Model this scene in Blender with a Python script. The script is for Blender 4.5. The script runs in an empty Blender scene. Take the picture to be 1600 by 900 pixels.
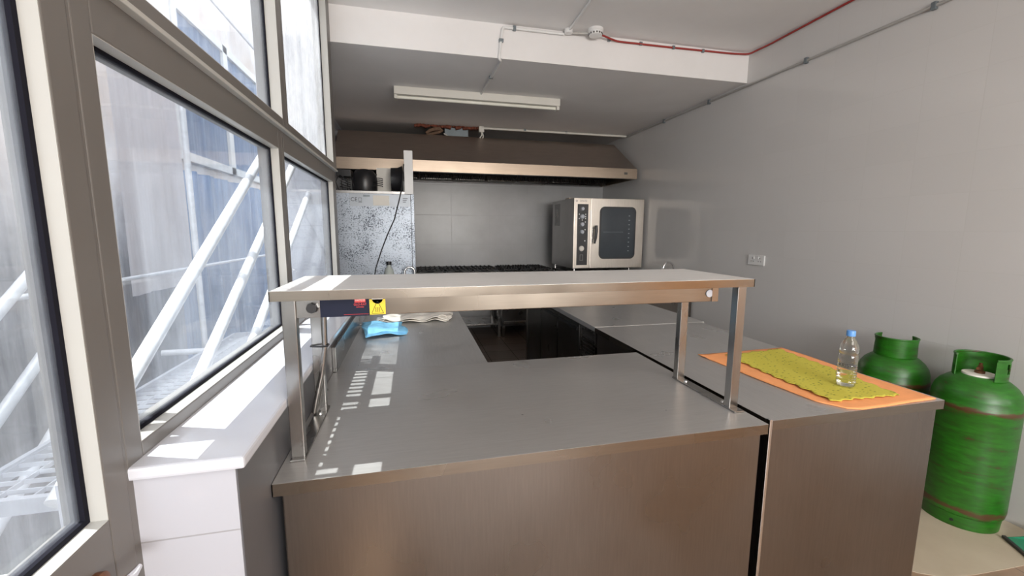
import bpy, bmesh, math, random
from mathutils import Vector, Matrix
random.seed(7)
S = bpy.context.scene
COL = S.collection
PI = math.pi

# ------------------------------------------------------------------ materials
def newmat(name):
    m = bpy.data.materials.new(name); m.use_nodes = True
    nt = m.node_tree; b = nt.nodes['Principled BSDF']
    return m, nt, b
def N(nt, t, **k):
    n = nt.nodes.new(t)
    for a, v in k.items():
        if hasattr(n, a): setattr(n, a, v)
        else: n.inputs[a].default_value = v
    return n
def coords(nt, scale=(1, 1, 1)):
    tc = N(nt, 'ShaderNodeTexCoord'); mp = N(nt, 'ShaderNodeMapping')
    mp.inputs['Scale'].default_value = scale
    nt.links.new(tc.outputs['Object'], mp.inputs['Vector'])
    return mp.outputs['Vector']
def noise(nt, vec, scale=5, detail=4, rough=.55):
    n = N(nt, 'ShaderNodeTexNoise'); n.inputs['Scale'].default_value = scale
    n.inputs['Detail'].default_value = detail; n.inputs['Roughness'].default_value = rough
    nt.links.new(vec, n.inputs['Vector']); return n.outputs['Fac']
def ramp(nt, fac, stops):
    r = N(nt, 'ShaderNodeValToRGB'); e = r.color_ramp.elements
    while len(e) < len(stops): e.new(.5)
    for i, (p, c) in enumerate(stops):
        e[i].position = p; e[i].color = (c[0], c[1], c[2], 1) if hasattr(c, '__len__') else (c, c, c, 1)
    nt.links.new(fac, r.inputs['Fac']); return r.outputs['Color']
def bump(nt, h, b, strength=.1, dist=.01):
    n = N(nt, 'ShaderNodeBump'); n.inputs['Strength'].default_value = strength
    n.inputs['Distance'].default_value = dist
    nt.links.new(h, n.inputs['Height']); nt.links.new(n.outputs['Normal'], b.inputs['Normal'])
def plain(name, col, rough=.5, metal=0, var=.08, scale=8, spec=.5):
    m, nt, b = newmat(name)
    v = coords(nt); f = noise(nt, v, scale)
    c0 = [max(0, c * (1 - var)) for c in col]; c1 = [min(1, c * (1 + var)) for c in col]
    nt.links.new(ramp(nt, f, [(.3, c0), (.7, c1)]), b.inputs['Base Color'])
    b.inputs['Roughness'].default_value = rough; b.inputs['Metallic'].default_value = metal
    b.inputs['Specular IOR Level'].default_value = spec
    return m
def steel(name, col=(.56, .55, .54), r0=.2, r1=.36, stretch=(1, 1, 1), smudge=3.0, b_=.04, metal=1.0):
    m, nt, b = newmat(name)
    b.inputs['Metallic'].default_value = metal
    v = coords(nt, stretch); f = noise(nt, coords(nt), smudge, 3, .5)
    nt.links.new(ramp(nt, f, [(.3, r0), (.72, r1)]), b.inputs['Roughness'])
    g = noise(nt, v, 6, 5, .6)
    nt.links.new(ramp(nt, g, [(.2, [c * .9 for c in col]), (.8, [min(1, c * 1.06) for c in col])]), b.inputs['Base Color'])
    h = noise(nt, coords(nt), 2.2, 2, .4)
    mx = N(nt, 'ShaderNodeMath', operation='MULTIPLY_ADD'); mx.inputs[1].default_value = .01
    nt.links.new(g, mx.inputs[0]); nt.links.new(h, mx.inputs[2])
    bump(nt, mx.outputs[0], b, b_, .05)
    return m
def tile(name, axes, w, h, col, grout, mortar=.006, offset=0, rough=.15, shift=(0, 0), var=.03, dirt=None):
    """tiles laid over two world axes, e.g. 'yz'"""
    m, nt, b = newmat(name)
    tc = N(nt, 'ShaderNodeTexCoord'); sp = N(nt, 'ShaderNodeSeparateXYZ'); cb = N(nt, 'ShaderNodeCombineXYZ')
    nt.links.new(tc.outputs['Object'], sp.inputs[0])
    for k, a in enumerate(axes):
        ad = N(nt, 'ShaderNodeMath', operation='ADD'); ad.inputs[1].default_value = shift[k]
        nt.links.new(sp.outputs[a.upper()], ad.inputs[0]); nt.links.new(ad.outputs[0], cb.inputs[k])
    br = N(nt, 'ShaderNodeTexBrick'); br.offset = offset; br.squash = 1
    br.inputs['Scale'].default_value = 1; br.inputs['Brick Width'].default_value = w
    br.inputs['Row Height'].default_value = h; br.inputs['Mortar Size'].default_value = mortar / 2
    br.inputs['Mortar Smooth'].default_value = .3
    br.inputs['Color1'].default_value = (*[c * (1 - var) for c in col], 1)
    br.inputs['Color2'].default_value = (*[c * (1 + var) for c in col], 1)
    br.inputs['Mortar'].default_value = (*grout, 1)
    nt.links.new(cb.outputs[0], br.inputs['Vector'])
    out = br.outputs['Color']
    if dirt:
        f = noise(nt, coords(nt), dirt[0], 5, .6)
        mx = N(nt, 'ShaderNodeMix', data_type='RGBA', blend_type='MULTIPLY'); mx.inputs[0].default_value = 1
        nt.links.new(out, mx.inputs[6]); nt.links.new(ramp(nt, f, [(.3, dirt[1]), (.7, (1, 1, 1))]), mx.inputs[7])
        out = mx.outputs[2]
    nt.links.new(out, b.inputs['Base Color'])
    rr = N(nt, 'ShaderNodeMath', operation='MULTIPLY_ADD'); rr.inputs[1].default_value = .5; rr.inputs[2].default_value = rough
    nt.links.new(br.outputs['Fac'], rr.inputs[0]); nt.links.new(rr.outputs[0], b.inputs['Roughness'])
    iv = N(nt, 'ShaderNodeMath', operation='SUBTRACT'); iv.inputs[0].default_value = 1
    nt.links.new(br.outputs['Fac'], iv.inputs[1]); bump(nt, iv.outputs[0], b, .25, .002)
    return m
def glassmat(name, dirt=.25, col=(.8, .88, 1), streak=(30, 30, 1.2)):
    """thin window pane: clear, a little mirror, and greasy vertical dirt"""
    m = bpy.data.materials.new(name); m.use_nodes = True; nt = m.node_tree; nt.nodes.clear()
    o = N(nt, 'ShaderNodeOutputMaterial'); t = N(nt, 'ShaderNodeBsdfTransparent'); t.inputs[0].default_value = (.93, .96, .98, 1)
    g = N(nt, 'ShaderNodeBsdfGlossy'); g.inputs['Roughness'].default_value = .03
    fr = N(nt, 'ShaderNodeFresnel'); fr.inputs['IOR'].default_value = 1.5
    ms = N(nt, 'ShaderNodeMixShader')
    fm = N(nt, 'ShaderNodeMath', operation='MINIMUM'); fm.inputs[1].default_value = .16
    nt.links.new(fr.outputs[0], fm.inputs[0]); nt.links.new(fm.outputs[0], ms.inputs[0])
    nt.links.new(t.outputs[0], ms.inputs[1]); nt.links.new(g.outputs[0], ms.inputs[2])
    d = N(nt, 'ShaderNodeBsdfTranslucent'); d.inputs[0].default_value = (*col, 1)
    d2 = N(nt, 'ShaderNodeBsdfDiffuse'); d2.inputs[0].default_value = (*col, 1)
    md = N(nt, 'ShaderNodeMixShader'); md.inputs[0].default_value = .35
    nt.links.new(d.outputs[0], md.inputs[1]); nt.links.new(d2.outputs[0], md.inputs[2])
    f1 = noise(nt, coords(nt, streak), 1, 6, .65); f2 = noise(nt, coords(nt), 2.2, 6, .7)
    mu = N(nt, 'ShaderNodeMath', operation='MULTIPLY'); nt.links.new(f1, mu.inputs[0]); nt.links.new(f2, mu.inputs[1])
    r = ramp(nt, mu.outputs[0], [(.12, dirt * .25), (.42, min(1, dirt * 1.6))])
    mf = N(nt, 'ShaderNodeMixShader'); nt.links.new(r, mf.inputs[0])
    nt.links.new(ms.outputs[0], mf.inputs[1]); nt.links.new(md.outputs[0], mf.inputs[2])
    nt.links.new(mf.outputs[0], o.inputs[0])
    return m

M = {}
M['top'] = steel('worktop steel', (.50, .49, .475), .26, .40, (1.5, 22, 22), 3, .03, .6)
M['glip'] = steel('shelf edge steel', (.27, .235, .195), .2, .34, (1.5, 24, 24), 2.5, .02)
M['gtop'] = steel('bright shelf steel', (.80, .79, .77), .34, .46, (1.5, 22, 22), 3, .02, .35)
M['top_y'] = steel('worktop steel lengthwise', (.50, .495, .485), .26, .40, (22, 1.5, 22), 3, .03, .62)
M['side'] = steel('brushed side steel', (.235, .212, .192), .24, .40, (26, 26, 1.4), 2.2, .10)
M['post'] = steel('polished steel', (.36, .35, .335), .18, .32, (20, 20, 2), 5, .03)
M['hood'] = steel('hood steel', (.46, .40, .36), .34, .5, (1, 6, 6), 2, .03)
M['lip'] = steel('hood lip steel', (.42, .335, .26), .3, .42, (1, 20, 20), 3, .03)
M['dark'] = steel('dark door steel', (.16, .155, .15), .25, .4, (20, 20, 1), 3, .04)
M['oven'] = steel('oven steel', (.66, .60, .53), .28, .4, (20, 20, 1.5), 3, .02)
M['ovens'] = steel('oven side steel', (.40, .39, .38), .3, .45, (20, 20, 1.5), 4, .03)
M['black'] = plain('black plastic', (.012, .012, .014), .35)
M['iron'] = plain('cast iron', (.012, .012, .013), .6, 0, .3)
M['rubber'] = plain('black gasket', (.008, .008, .013), .8, 0, .05, 8, .1)
M['lit_reveal'] = plain('lit reveal tone', (.46, .455, .425), .4, 0, .02, 3)  # paler copy of the frame colour, paints the light caught by the reveals
M['alu'] = plain('painted frame', (.145, .135, .125), .42, 0, .04, 3)  # darkened so the backlit shade of the inner faces is in the colour
M['paint'] = plain('cream paint', (.68, .66, .60), .5, 0, .04, 4)
M['white'] = plain('white plastic', (.74, .74, .73), .35, 0, .03)
M['chrome'] = steel('chrome', (.8, .8, .8), .06, .12, (1, 1, 1), 3, 0)
M['brown'] = plain('rusty brass', (.18, .07, .03), .5, .4, .3, 40)
M['orange'] = plain('orange cloth', (.92, .36, .13), .85, 0, .06, 20)
M['yellowcap'] = plain('yellow sticker', (.86, .62, .02), .4, 0, .03)
M['red'] = plain('red print', (.65, .03, .03), .4)
M['redcable'] = plain('red cable', (.30, .025, .02), .45)
M['bluecap'] = plain('blue cap', (.10, .30, .72), .35)
M['bluecloth'] = plain('blue cloth', (.20, .55, .85), .8, 0, .08, 30)
M['towel'] = plain('off white towel', (.78, .74, .66), .9, 0, .06, 30)
M['foil'] = plain('silver duct', (.17, .20, .215), .4, .5, .1)
M['foam'] = plain('brown insulation', (.16, .095, .06), .9, 0, .4, 30)
M['brick'] = plain('broken brick', (.16, .045, .025), .95, 0, .5, 30)
M['soap'] = plain('clear plastic grey', (.5, .55, .52), .2)
M['sticker'] = plain('paper label', (.80, .77, .70), .6, 0, .03)
M['green_pan'] = plain('green plastic', (.015, .22, .11), .4, 0, .1)
M['tubew'] = plain('galvanised tube', (.80, .82, .84), .35, .2, .15, 20)
M['deck'] = plain('zinc grating', (.60, .62, .66), .4, .3, .1)
M['wfar'] = plain('far window frame', (.82, .81, .76), .5, 0, .04)
M['glassdark'] = plain('oven glass', (.045, .055, .065), .08, 0, .05)
M['knobw'] = plain('pale knob', (.42, .45, .50), .35, .2)
M['glass'] = glassmat('window glass', .14)
M['glass_frost'] = glassmat('milky window glass', .5, (.86, .89, .92), (14, 14, .5))
M['glass_door'] = glassmat('door glass', .12)
M['wall_r'] = tile('wall tile right', 'yz', .30, .225, (.60, .59, .575), (.53, .52, .50), .003, 0, .13, (.02, .02), .012)
M['wall_b'] = tile('wall tile back', 'xz', .60, .45, (.42, .425, .43), (.37, .37, .37), .003, 0, .30, (0, .02), .02, (1.3, (.75, .74, .72)))
M['wall_low'] = tile('low wall tile', 'xz', .42, .166, (.50, .51, .56), (.34, .34, .36), .004, 0, .12, (.57, .08), .01)
M['floor'] = tile('brown floor tile', 'xy', .33, .33, (.15, .105, .078), (.05, .04, .035), .008, 0, .35, (.1, .1), .15, (3, (.6, .6, .6)))
M['plaster'] = plain('wall plaster', (.22, .15, .10), .8, 0, .05, 1)

def ceilmat():
    m, nt, b = newmat('ceiling paint')
    f = noise(nt, coords(nt), 1.3, 6, .6)
    c = ramp(nt, f, [(.3, (.76, .745, .735)), (.7, (.84, .825, .815))])
    # soot over the cooking line
    tc = N(nt, 'ShaderNodeTexCoord'); sp = N(nt, 'ShaderNodeSeparateXYZ'); nt.links.new(tc.outputs['Object'], sp.inputs[0])
    ad = N(nt, 'ShaderNodeMath', operation='MULTIPLY_ADD'); ad.inputs[1].default_value = 1.6
    nt.links.new(f, ad.inputs[0]); nt.links.new(sp.outputs['Y'], ad.inputs[2])
    mr = N(nt, 'ShaderNodeMapRange'); mr.inputs['From Min'].default_value = 5.3; mr.inputs['From Max'].default_value = 8.4
    nt.links.new(ad.outputs[0], mr.inputs['Value'])
    k = ramp(nt, mr.outputs[0], [(0, (1, 1, 1)), (.55, (.62, .60, .58)), (1, (.12, .11, .11))])
    mx = N(nt, 'ShaderNodeMix', data_type='RGBA', blend_type='MULTIPLY'); mx.inputs[0].default_value = 1
    nt.links.new(c, mx.inputs[6]); nt.links.new(k, mx.inputs[7]); nt.links.new(mx.outputs[2], b.inputs['Base Color'])
    b.inputs['Roughness'].default_value = .75; bump(nt, f, b, .1, .01)
    return m
M['ceil'] = ceilmat()
def galv():
    m, nt, b = newmat('speckled zinc sheet')
    f = noise(nt, coords(nt), 85, 3, .6); g = noise(nt, coords(nt), 5, 4, .6)
    ad = N(nt, 'ShaderNodeMath', operation='MULTIPLY_ADD'); ad.inputs[1].default_value = .55
    nt.links.new(g, ad.inputs[0]); nt.links.new(f, ad.inputs[2])
    c = ramp(nt, ad.outputs[0], [(.665, (.05, .06, .085)), (.71, (.36, .41, .48)), (.85, (.50, .56, .64))])
    nt.links.new(c, b.inputs['Base Color']); b.inputs['Metallic'].default_value = .25; b.inputs['Roughness'].default_value = .38
    return m
M['galv'] = galv()
def gasgreen():
    m, nt, b = newmat('chipped green paint')
    f = noise(nt, coords(nt, (1, 1, 5)), 9, 6, .7)
    c = ramp(nt, f, [(.33, (.06, .03, .012)), (.39, (.012, .08, .004)), (.55, (.013, .125, .004)), (.8, (.022, .19, .008))])
    # rust gathers at the seams
    tc = N(nt, 'ShaderNodeTexCoord'); sp = N(nt, 'ShaderNodeSeparateXYZ'); nt.links.new(tc.outputs['Object'], sp.inputs[0])
    mn = None
    for zc in (.650, .10):
        s_ = N(nt, 'ShaderNodeMath', operation='SUBTRACT'); s_.inputs[1].default_value = zc; nt.links.new(sp.outputs['Z'], s_.inputs[0])
        a_ = N(nt, 'ShaderNodeMath', operation='ABSOLUTE'); nt.links.new(s_.outputs[0], a_.inputs[0])
        if mn is None: mn = a_
        else:
            q = N(nt, 'ShaderNodeMath', operation='MINIMUM'); nt.links.new(mn.outputs[0], q.inputs[0]); nt.links.new(a_.outputs[0], q.inputs[1]); mn = q
    ml = N(nt, 'ShaderNodeMath', operation='MULTIPLY_ADD'); ml.inputs[1].default_value = 9; nt.links.new(mn.outputs[0], ml.inputs[0]); nt.links.new(f, ml.inputs[2])
    k = ramp(nt, ml.outputs[0], [(.55, 1), (.68, 0)])
    mx = N(nt, 'ShaderNodeMix', data_type='RGBA'); nt.links.new(k, mx.inputs[0]); nt.links.new(c, mx.inputs[6]); mx.inputs[7].default_value = (.075, .035, .012, 1)
    nt.links.new(mx.outputs[2], b.inputs['Base Color']); b.inputs['Roughness'].default_value = .38
    bump(nt, f, b, .12, .004)
    return m
M['gas'] = gasgreen()
def yellowcloth():
    m, nt, b = newmat('yellow perforated cloth')
    vo = N(nt, 'ShaderNodeTexVoronoi'); vo.inputs['Scale'].default_value = 42; nt.links.new(coords(nt, (1, 1.6, 1)), vo.inputs['Vector'])
    c = ramp(nt, vo.outputs['Distance'], [(.16, (.17, .20, .02)), (.28, (.56, .50, .05))])
    nt.links.new(c, b.inputs['Base Color']); b.inputs['Roughness'].default_value = .9
    bump(nt, vo.outputs['Distance'], b, .3, .003); return m
M['yellow'] = yellowcloth()
def matmat():
    m, nt, b = newmat('beige floor sheet')
    f = noise(nt, coords(nt), 3, 5, .6)
    nt.links.new(ramp(nt, f, [(.3, (.44, .37, .27)), (.7, (.52, .45, .34))]), b.inputs['Base Color']); b.inputs['Roughness'].default_value = .45
    return m
M['mat'] = matmat()
def streakwall():
    m, nt, b = newmat('stained courtyard wall')
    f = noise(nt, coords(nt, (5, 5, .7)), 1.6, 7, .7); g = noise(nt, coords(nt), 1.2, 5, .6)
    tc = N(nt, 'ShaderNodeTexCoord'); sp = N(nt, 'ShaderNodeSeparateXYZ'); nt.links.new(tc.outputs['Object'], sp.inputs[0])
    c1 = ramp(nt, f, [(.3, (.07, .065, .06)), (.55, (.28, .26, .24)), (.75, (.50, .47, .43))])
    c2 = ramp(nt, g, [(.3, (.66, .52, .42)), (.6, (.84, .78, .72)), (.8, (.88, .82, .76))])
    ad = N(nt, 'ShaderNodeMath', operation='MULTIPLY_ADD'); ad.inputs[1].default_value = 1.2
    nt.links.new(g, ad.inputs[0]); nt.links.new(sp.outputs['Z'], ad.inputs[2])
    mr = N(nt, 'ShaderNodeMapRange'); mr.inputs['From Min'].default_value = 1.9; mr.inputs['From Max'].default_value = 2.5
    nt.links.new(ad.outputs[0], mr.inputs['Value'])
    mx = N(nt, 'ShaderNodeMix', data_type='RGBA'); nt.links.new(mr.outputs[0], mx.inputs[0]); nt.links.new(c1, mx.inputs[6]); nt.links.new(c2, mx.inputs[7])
    nt.links.new(mx.outputs[2], b.inputs['Base Color']); b.inputs['Roughness'].default_value = .9
    return m
M['yard'] = streakwall()
def sheetmat(name, c0, c1):
    m, nt, b = newmat(name)
    f = noise(nt, coords(nt, (4, 9, .5)), 2, 6, .65)
    nt.links.new(ramp(nt, f, [(.3, c0), (.7, c1)]), b.inputs['Base Color']); b.inputs['Roughness'].default_value = .5
    tr = N(nt, 'ShaderNodeBsdfTranslucent'); mx = N(nt, 'ShaderNodeMixShader'); mx.inputs[0].default_value = .55
    nt.links.new(b.inputs['Base Color'].links[0].from_socket, tr.inputs[0]); nt.links.new(b.outputs[0], mx.inputs[1]); nt.links.new(tr.outputs[0], mx.inputs[2])
    nt.links.new(mx.outputs[0], nt.nodes['Material Output'].inputs[0])
    return m
M['sheet_blue'] = sheetmat('blue sheeting', (.08, .20, .46), (.36, .56, .84))
M['sheet_white'] = sheetmat('pale sheeting', (.76, .73, .75), (.84, .82, .84))
M['farglass'] = sheetmat('far window curtain', (.18, .28, .46), (.45, .56, .72))
def clearplastic():
    m = bpy.data.materials.new('clear bottle plastic'); m.use_nodes = True; nt = m.node_tree; nt.nodes.clear()
    o = N(nt, 'ShaderNodeOutputMaterial'); t = N(nt, 'ShaderNodeBsdfTransparent'); t.inputs[0].default_value = (.93, .94, .92, 1)
    g = N(nt, 'ShaderNodeBsdfGlossy'); g.inputs['Roughness'].default_value = .08
    lw = N(nt, 'ShaderNodeLayerWeight'); lw.inputs['Blend'].default_value = .35
    mx = N(nt, 'ShaderNodeMixShader'); nt.links.new(lw.outputs['Facing'], mx.inputs[0])
    nt.links.new(t.outputs[0], mx.inputs[1]); nt.links.new(g.outputs[0], mx.inputs[2]); nt.links.new(mx.outputs[0], o.inputs[0])
    return m
M['pet'] = clearplastic()
m_, nt_, b_ = newmat('water'); b_.inputs['Transmission Weight'].default_value = 1; b_.inputs['IOR'].default_value = 1.2
b_.inputs['Base Color'].default_value = (.93, .93, .88, 1); b_.inputs['Roughness'].default_value = .03; M['water'] = m_

# ------------------------------------------------------------------ mesh builder
class MB:
    def __init__(s): s.bm = bmesh.new()
    def box(s, a, b, bev=0, rot=None, at=None):
        lo = [min(a[i], b[i]) for i in range(3)]; hi = [max(a[i], b[i]) for i in range(3)]
        r = bmesh.ops.create_cube(s.bm, size=1)
        vs = r['verts']
        for v in vs:
            v.co = Vector([(lo[i] + hi[i]) / 2 + v.co[i] * (hi[i] - lo[i]) for i in range(3)])
        if rot is not None:
            c = Vector(at) if at is not None else Vector([(lo[i] + hi[i]) / 2 for i in range(3)])
            bmesh.ops.rotate(s.bm, verts=vs, cent=c, matrix=rot)
        if bev > 0:
            es = set(e for v in vs for e in v.link_edges)
            bmesh.ops.bevel(s.bm, geom=list(es), offset=bev, segments=2, affect='EDGES', profile=.6)
        return s
    def tube(s, pts, r, seg=10, cap=True):
        pts = [Vector(p) for p in pts]; rings = []
        up = None
        for i, p in enumerate(pts):
            d = (pts[min(i + 1, len(pts) - 1)] - pts[max(i - 1, 0)]).normalized()
            if up is None:
                up = Vector((0, 0, 1)) if abs(d.z) < .9 else Vector((1, 0, 0))
            u = d.cross(up).normalized(); w = u.cross(d).normalized(); up = w
            rr = r[i] if hasattr(r, '__len__') else r
            rings.append([s.bm.verts.new(p + (u * math.cos(2 * PI * k / seg) + w * math.sin(2 * PI * k / seg)) * rr) for k in range(seg)])
        for a, b in zip(rings, rings[1:]):
            for k in range(seg): s.bm.faces.new((a[k], a[(k + 1) % seg], b[(k + 1) % seg], b[k]))
        if cap:
            s.bm.faces.new(rings[0][::-1]); s.bm.faces.new(rings[-1])
        return s
    def lathe(s, prof, c=(0, 0, 0), seg=32, axis='z', a0=0, a1=2 * PI):
        c = Vector(c); full = abs(a1 - a0 - 2 * PI) < 1e-6; n = seg if full else seg + 1
        rings = []
        for (r, z) in prof:
            ring = []
            for k in range(n):
                a = a0 + (a1 - a0) * k / seg
                x, y = r * math.cos(a), r * math.sin(a)
                p = {'z': (x, y, z), 'y': (x, z, y), 'x': (z, x, y)}[axis]
                ring.append(s.bm.verts.new(c + Vector(p)))
            rings.append(ring)
        for a, b in zip(rings, rings[1:]):
            for k in range(seg):
                k2 = (k + 1) % n
                s.bm.faces.new((a[k], a[k2], b[k2], b[k]))
        return s
    def grid(s, f, nu, nv):
        g = [[s.bm.verts.new(f(i / nu, j / nv)) for j in range(nv + 1)] for i in range(nu + 1)]
        for i in range(nu):
            for j in range(nv): s.bm.faces.new((g[i][j], g[i + 1][j], g[i + 1][j + 1], g[i][j + 1]))
        return s
    def prism(s, poly, axis, a, b):
        def P(u, v, w): return {'x': (w, u, v), 'y': (u, w, v), 'z': (u, v, w)}[axis]
        A = [s.bm.verts.new(P(u, v, a)) for u, v in poly]; B = [s.bm.verts.new(P(u, v, b)) for u, v in poly]
        s.bm.faces.new(A); s.bm.faces.new(B[::-1]); n = len(poly)
        for k in range(n): s.bm.faces.new((A[k], A[(k + 1) % n], B[(k + 1) % n], B[k]))
        return s
    def build(s, name, mat, parent=None, smooth=False, solid=0, keep=False, sub=0):
        bmesh.ops.recalc_face_normals(s.bm, faces=s.bm.faces[:]) if not solid else None
        me = bpy.data.meshes.new(name); s.bm.to_mesh(me); s.bm.free()
        o = bpy.data.objects.new(name, me); COL.objects.link(o); me.materials.append(mat)
        if parent is not None:
            org = Vector((0, 0, 0)); p = parent
            while p: org += p.location; p = p.parent
            me.transform(Matrix.Translation(-org)); o.parent = parent
        elif not keep:
            vs = [v.co for v in me.vertices]
            c = Vector(((min(v.x for v in vs) + max(v.x for v in vs)) / 2, (min(v.y for v in vs) + max(v.y for v in vs)) / 2, min(v.z for v in vs)))
            me.transform(Matrix.Translation(-c)); o.location = c
        if smooth:
            for p in me.polygons: p.use_smooth = True
            md = o.modifiers.new('edge', 'EDGE_SPLIT'); md.split_angle = math.radians(38)
        if solid:
            md = o.modifiers.new('thick', 'SOLIDIFY'); md.thickness = solid; md.offset = 1
        if sub:
            md = o.modifiers.new('sub', 'SUBSURF'); md.levels = sub; md.render_levels = sub
        return o
def tag(o, label, cat, group=None, kind=None):
    if label: o['label'] = label
    if cat: o['category'] = cat
    if group: o['group'] = group
    if kind: o['kind'] = kind
    return o
def thing(name, label, cat, loc, group=None):
    o = bpy.data.objects.new(name, None); COL.objects.link(o); o.location = loc; o.empty_display_size = .05
    return tag(o, label, cat, group)
def struct(o, label=None, cat=None):
    o['kind'] = 'structure'
    return tag(o, label, cat)
def text(s, size, mat, parent, loc, face='-y', name='lettering', bend=None, sx=1.0):
    cu = bpy.data.curves.new(name, 'FONT'); cu.body = s; cu.size = size; cu.align_x = 'CENTER'; cu.align_y = 'CENTER'; cu.extrude = .0003
    t = bpy.data.objects.new(name, cu); COL.objects.link(t)
    bpy.context.view_layer.update()
    me = bpy.data.meshes.new_from_object(t.evaluated_get(bpy.context.evaluated_depsgraph_get()))
    bpy.data.objects.remove(t)
    for v in me.vertices:
        x, y, z = v.co; x *= sx
        if bend:
            a = x / bend[0] + bend[1]; r = bend[0] + z
            v.co = (r * math.cos(a), r * math.sin(a), y)
        else: v.co = {'-y': (x, -z, y), 'x': (z, x, y), 'z': (x, y, z)}[face]
    me.materials.clear(); me.materials.append(mat)
    org = Vector((0, 0, 0)); p = parent
    while p: org += p.location; p = p.parent
    me.transform(Matrix.Translation(Vector(loc) - org))
    o = bpy.data.objects.new(name, me); COL.objects.link(o); o.parent = parent
    return o
def frame4(mb, ax, x0, x1, a0, a1, b0, b1, w, bev=.002):
    """rectangular frame; ax = axis of thickness; a,b the two other axes in order"""
    def P(t, a, b): return (t, a, b) if ax == 'x' else (a, t, b)
    mb.box(P(x0, a0, b0), P(x1, a0 + w, b1), bev); mb.box(P(x0, a1 - w, b0), P(x1, a1, b1), bev)
    mb.box(P(x0, a0 + w, b0), P(x1, a1 - w, b0 + w), bev); mb.box(P(x0, a0 + w, b1 - w), P(x1, a1 - w, b1), bev)

# ------------------------------------------------------------------ setting
XR, YB, CH, CL = 3.1, 6.58, 3.19, 2.93
XI = -.552      # inner face of the window frames
YR = -3.6       # wall behind the camera
struct(MB().box((-1.0, 1.6, -.1), (XR + .1, YB + .1, 0)).build('floor', M['floor'], keep=True))
struct(MB().box((-1.0, YR - .1, -.1), (XR + .1, 1.6, 0)).build('floor', tile('terracotta floor', 'xy', .3, .3, (.36, .24, .16), (.2, .15, .12), .006, 0, .3, (0, 0), .08, (3, (.7, .7, .7))), keep=True))
struct(MB().box((XR - .03, YR, 0), (XR - .001, -.9, 2.3)).build('trim_5', plain('warm reflector panel', (.55, .27, .09), .4), keep=True))  # unseen panel added to put a warm reflection into the steel
cm = MB().box((-.60, YR - .1, CH), (XR + .1, 3.55, CH + .5)); cm.box((-.60, 3.55, CL), (XR + .1, YB + .1, CH + .5)); cm.box((-1.0, 3.5, CL), (-.60, YB + .1, CH + .5))
struct(cm.build('ceiling', M['ceil'], keep=True))
struct(MB().box((XR, YR - .1, 0), (XR + .1, YB + .1, CH + .5)).build('wall_right', M['wall_r'], keep=True))
struct(MB().box((-1.0, YB, 0), (XR, YB + .1, CL)).build('wall_back', M['wall_b'], keep=True))
# unseen wall behind the camera, wide opening added to let light in
wb = MB(); wb.box((-.68, YR - .1, 0), (-.2, YR, CH)); wb.box((2.5, YR - .1, 0), (XR, YR, CH)); wb.box((-.2, YR - .1, 2.5), (2.5, YR, CH)); wb.box((-.2, YR - .1, 0), (2.5, YR, 1.25))
struct(wb.build('wall_rear', M['plaster'], keep=True))
# left side: low tiled wall, back kitchen side wall, wall behind the camera
wl = MB(); wl.box((-.68, .93, 0), (-.372, 3.5, 1.06))
wl.box((-1.0, 3.5, 0), (-.9, YB, CL)); wl.box((-.9, 3.5, 0), (-.62, 3.58, CL))
wl.box((-.68, YR, 0), (-.58, -.32, CH))
struct(wl.build('wall_left', M['wall_low'], keep=True))
struct(MB().box((-.60, .918, 1.058), (-.350, 3.5, 1.084), .006).build('trim_1', plain('white sill slab', (.66, .68, .74), .12, 0, .02), keep=True))

struct(MB().box((-.3722, .932, .0), (-.3690, 3.5, 1.056)).build('trim_6', plain('wall face shade', (.10, .10, .108), .35), keep=True))  # thin dark sheet added, paints the shade on the wall below the sill
def winunit(name, y0, y1, z0, z1, wl_, wr, wb_, wt, glass, proud=0):
    r = bpy.data.objects.new(name, None); COL.objects.link(r); r.location = (XI, y0, z0); r['kind'] = 'structure'
    f = MB(); x0, x1 = XI - .085, XI + proud
    f.box((x0, y0, z0), (x1, y0 + wl_, z1), .003); f.box((x0, y1 - wr, z0), (x1, y1, z1), .003)
    f.box((x0, y0 + wl_, z0), (x1, y1 - wr, z0 + wb_), .003); f.box((x0, y0 + wl_, z1 - wt), (x1, y1 - wr, z1), .003)
    f.build('window_frame', M['alu'], r)
    q = MB(); e = .0015; a0, a1, b0, b1 = y0 + wl_, y1 - wr, z0 + wb_, z1 - wt; frame4(q, 'x', XI - .034, x1 - .001, a0, a1, b0, b1, e, 0); q.build('lit_reveal_lining', M['lit_reveal'], r)  # thin lining, its pale colour stands for light on the reveals
    g = MB(); gx = XI - .040
    a0, a1, b0, b1 = y0 + wl_, y1 - wr, z0 + wb_, z1 - wt
    frame4(g, 'x', gx - .008, gx + .008, a0, a1, b0, b1, .011, 0); g.build('gasket', M['rubber'], r)
    MB().box((gx - .003, a0 + .01, b0 + .01), (gx + .003, a1 - .01, b1 - .01)).build('pane', glass, r)
    return r
winunit('window_1', .918, 2.125, 1.084, 1.985, .05, .05, .032, .085, M['glass'])
winunit('window_2', 2.125, 3.50, 1.084, 1.985, .03, .12, .032, .085, M['glass'])
winunit('window_3', .918, 2.185, 1.990, 3.22, .05, .06, .045, .08, M['glass'], .012)
winunit('window_4', 2.185, 3.50, 1.990, 3.22, .03, .12, .045, .05, M['glass_frost'], .012)
struct(MB().box((XI - .02, .86, 1.984), (XI + .020, 3.50, 1.996), .002).build('trim_2', M['lit_reveal'], keep=True))  # pale colour paints the highlight along the transom groove
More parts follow.
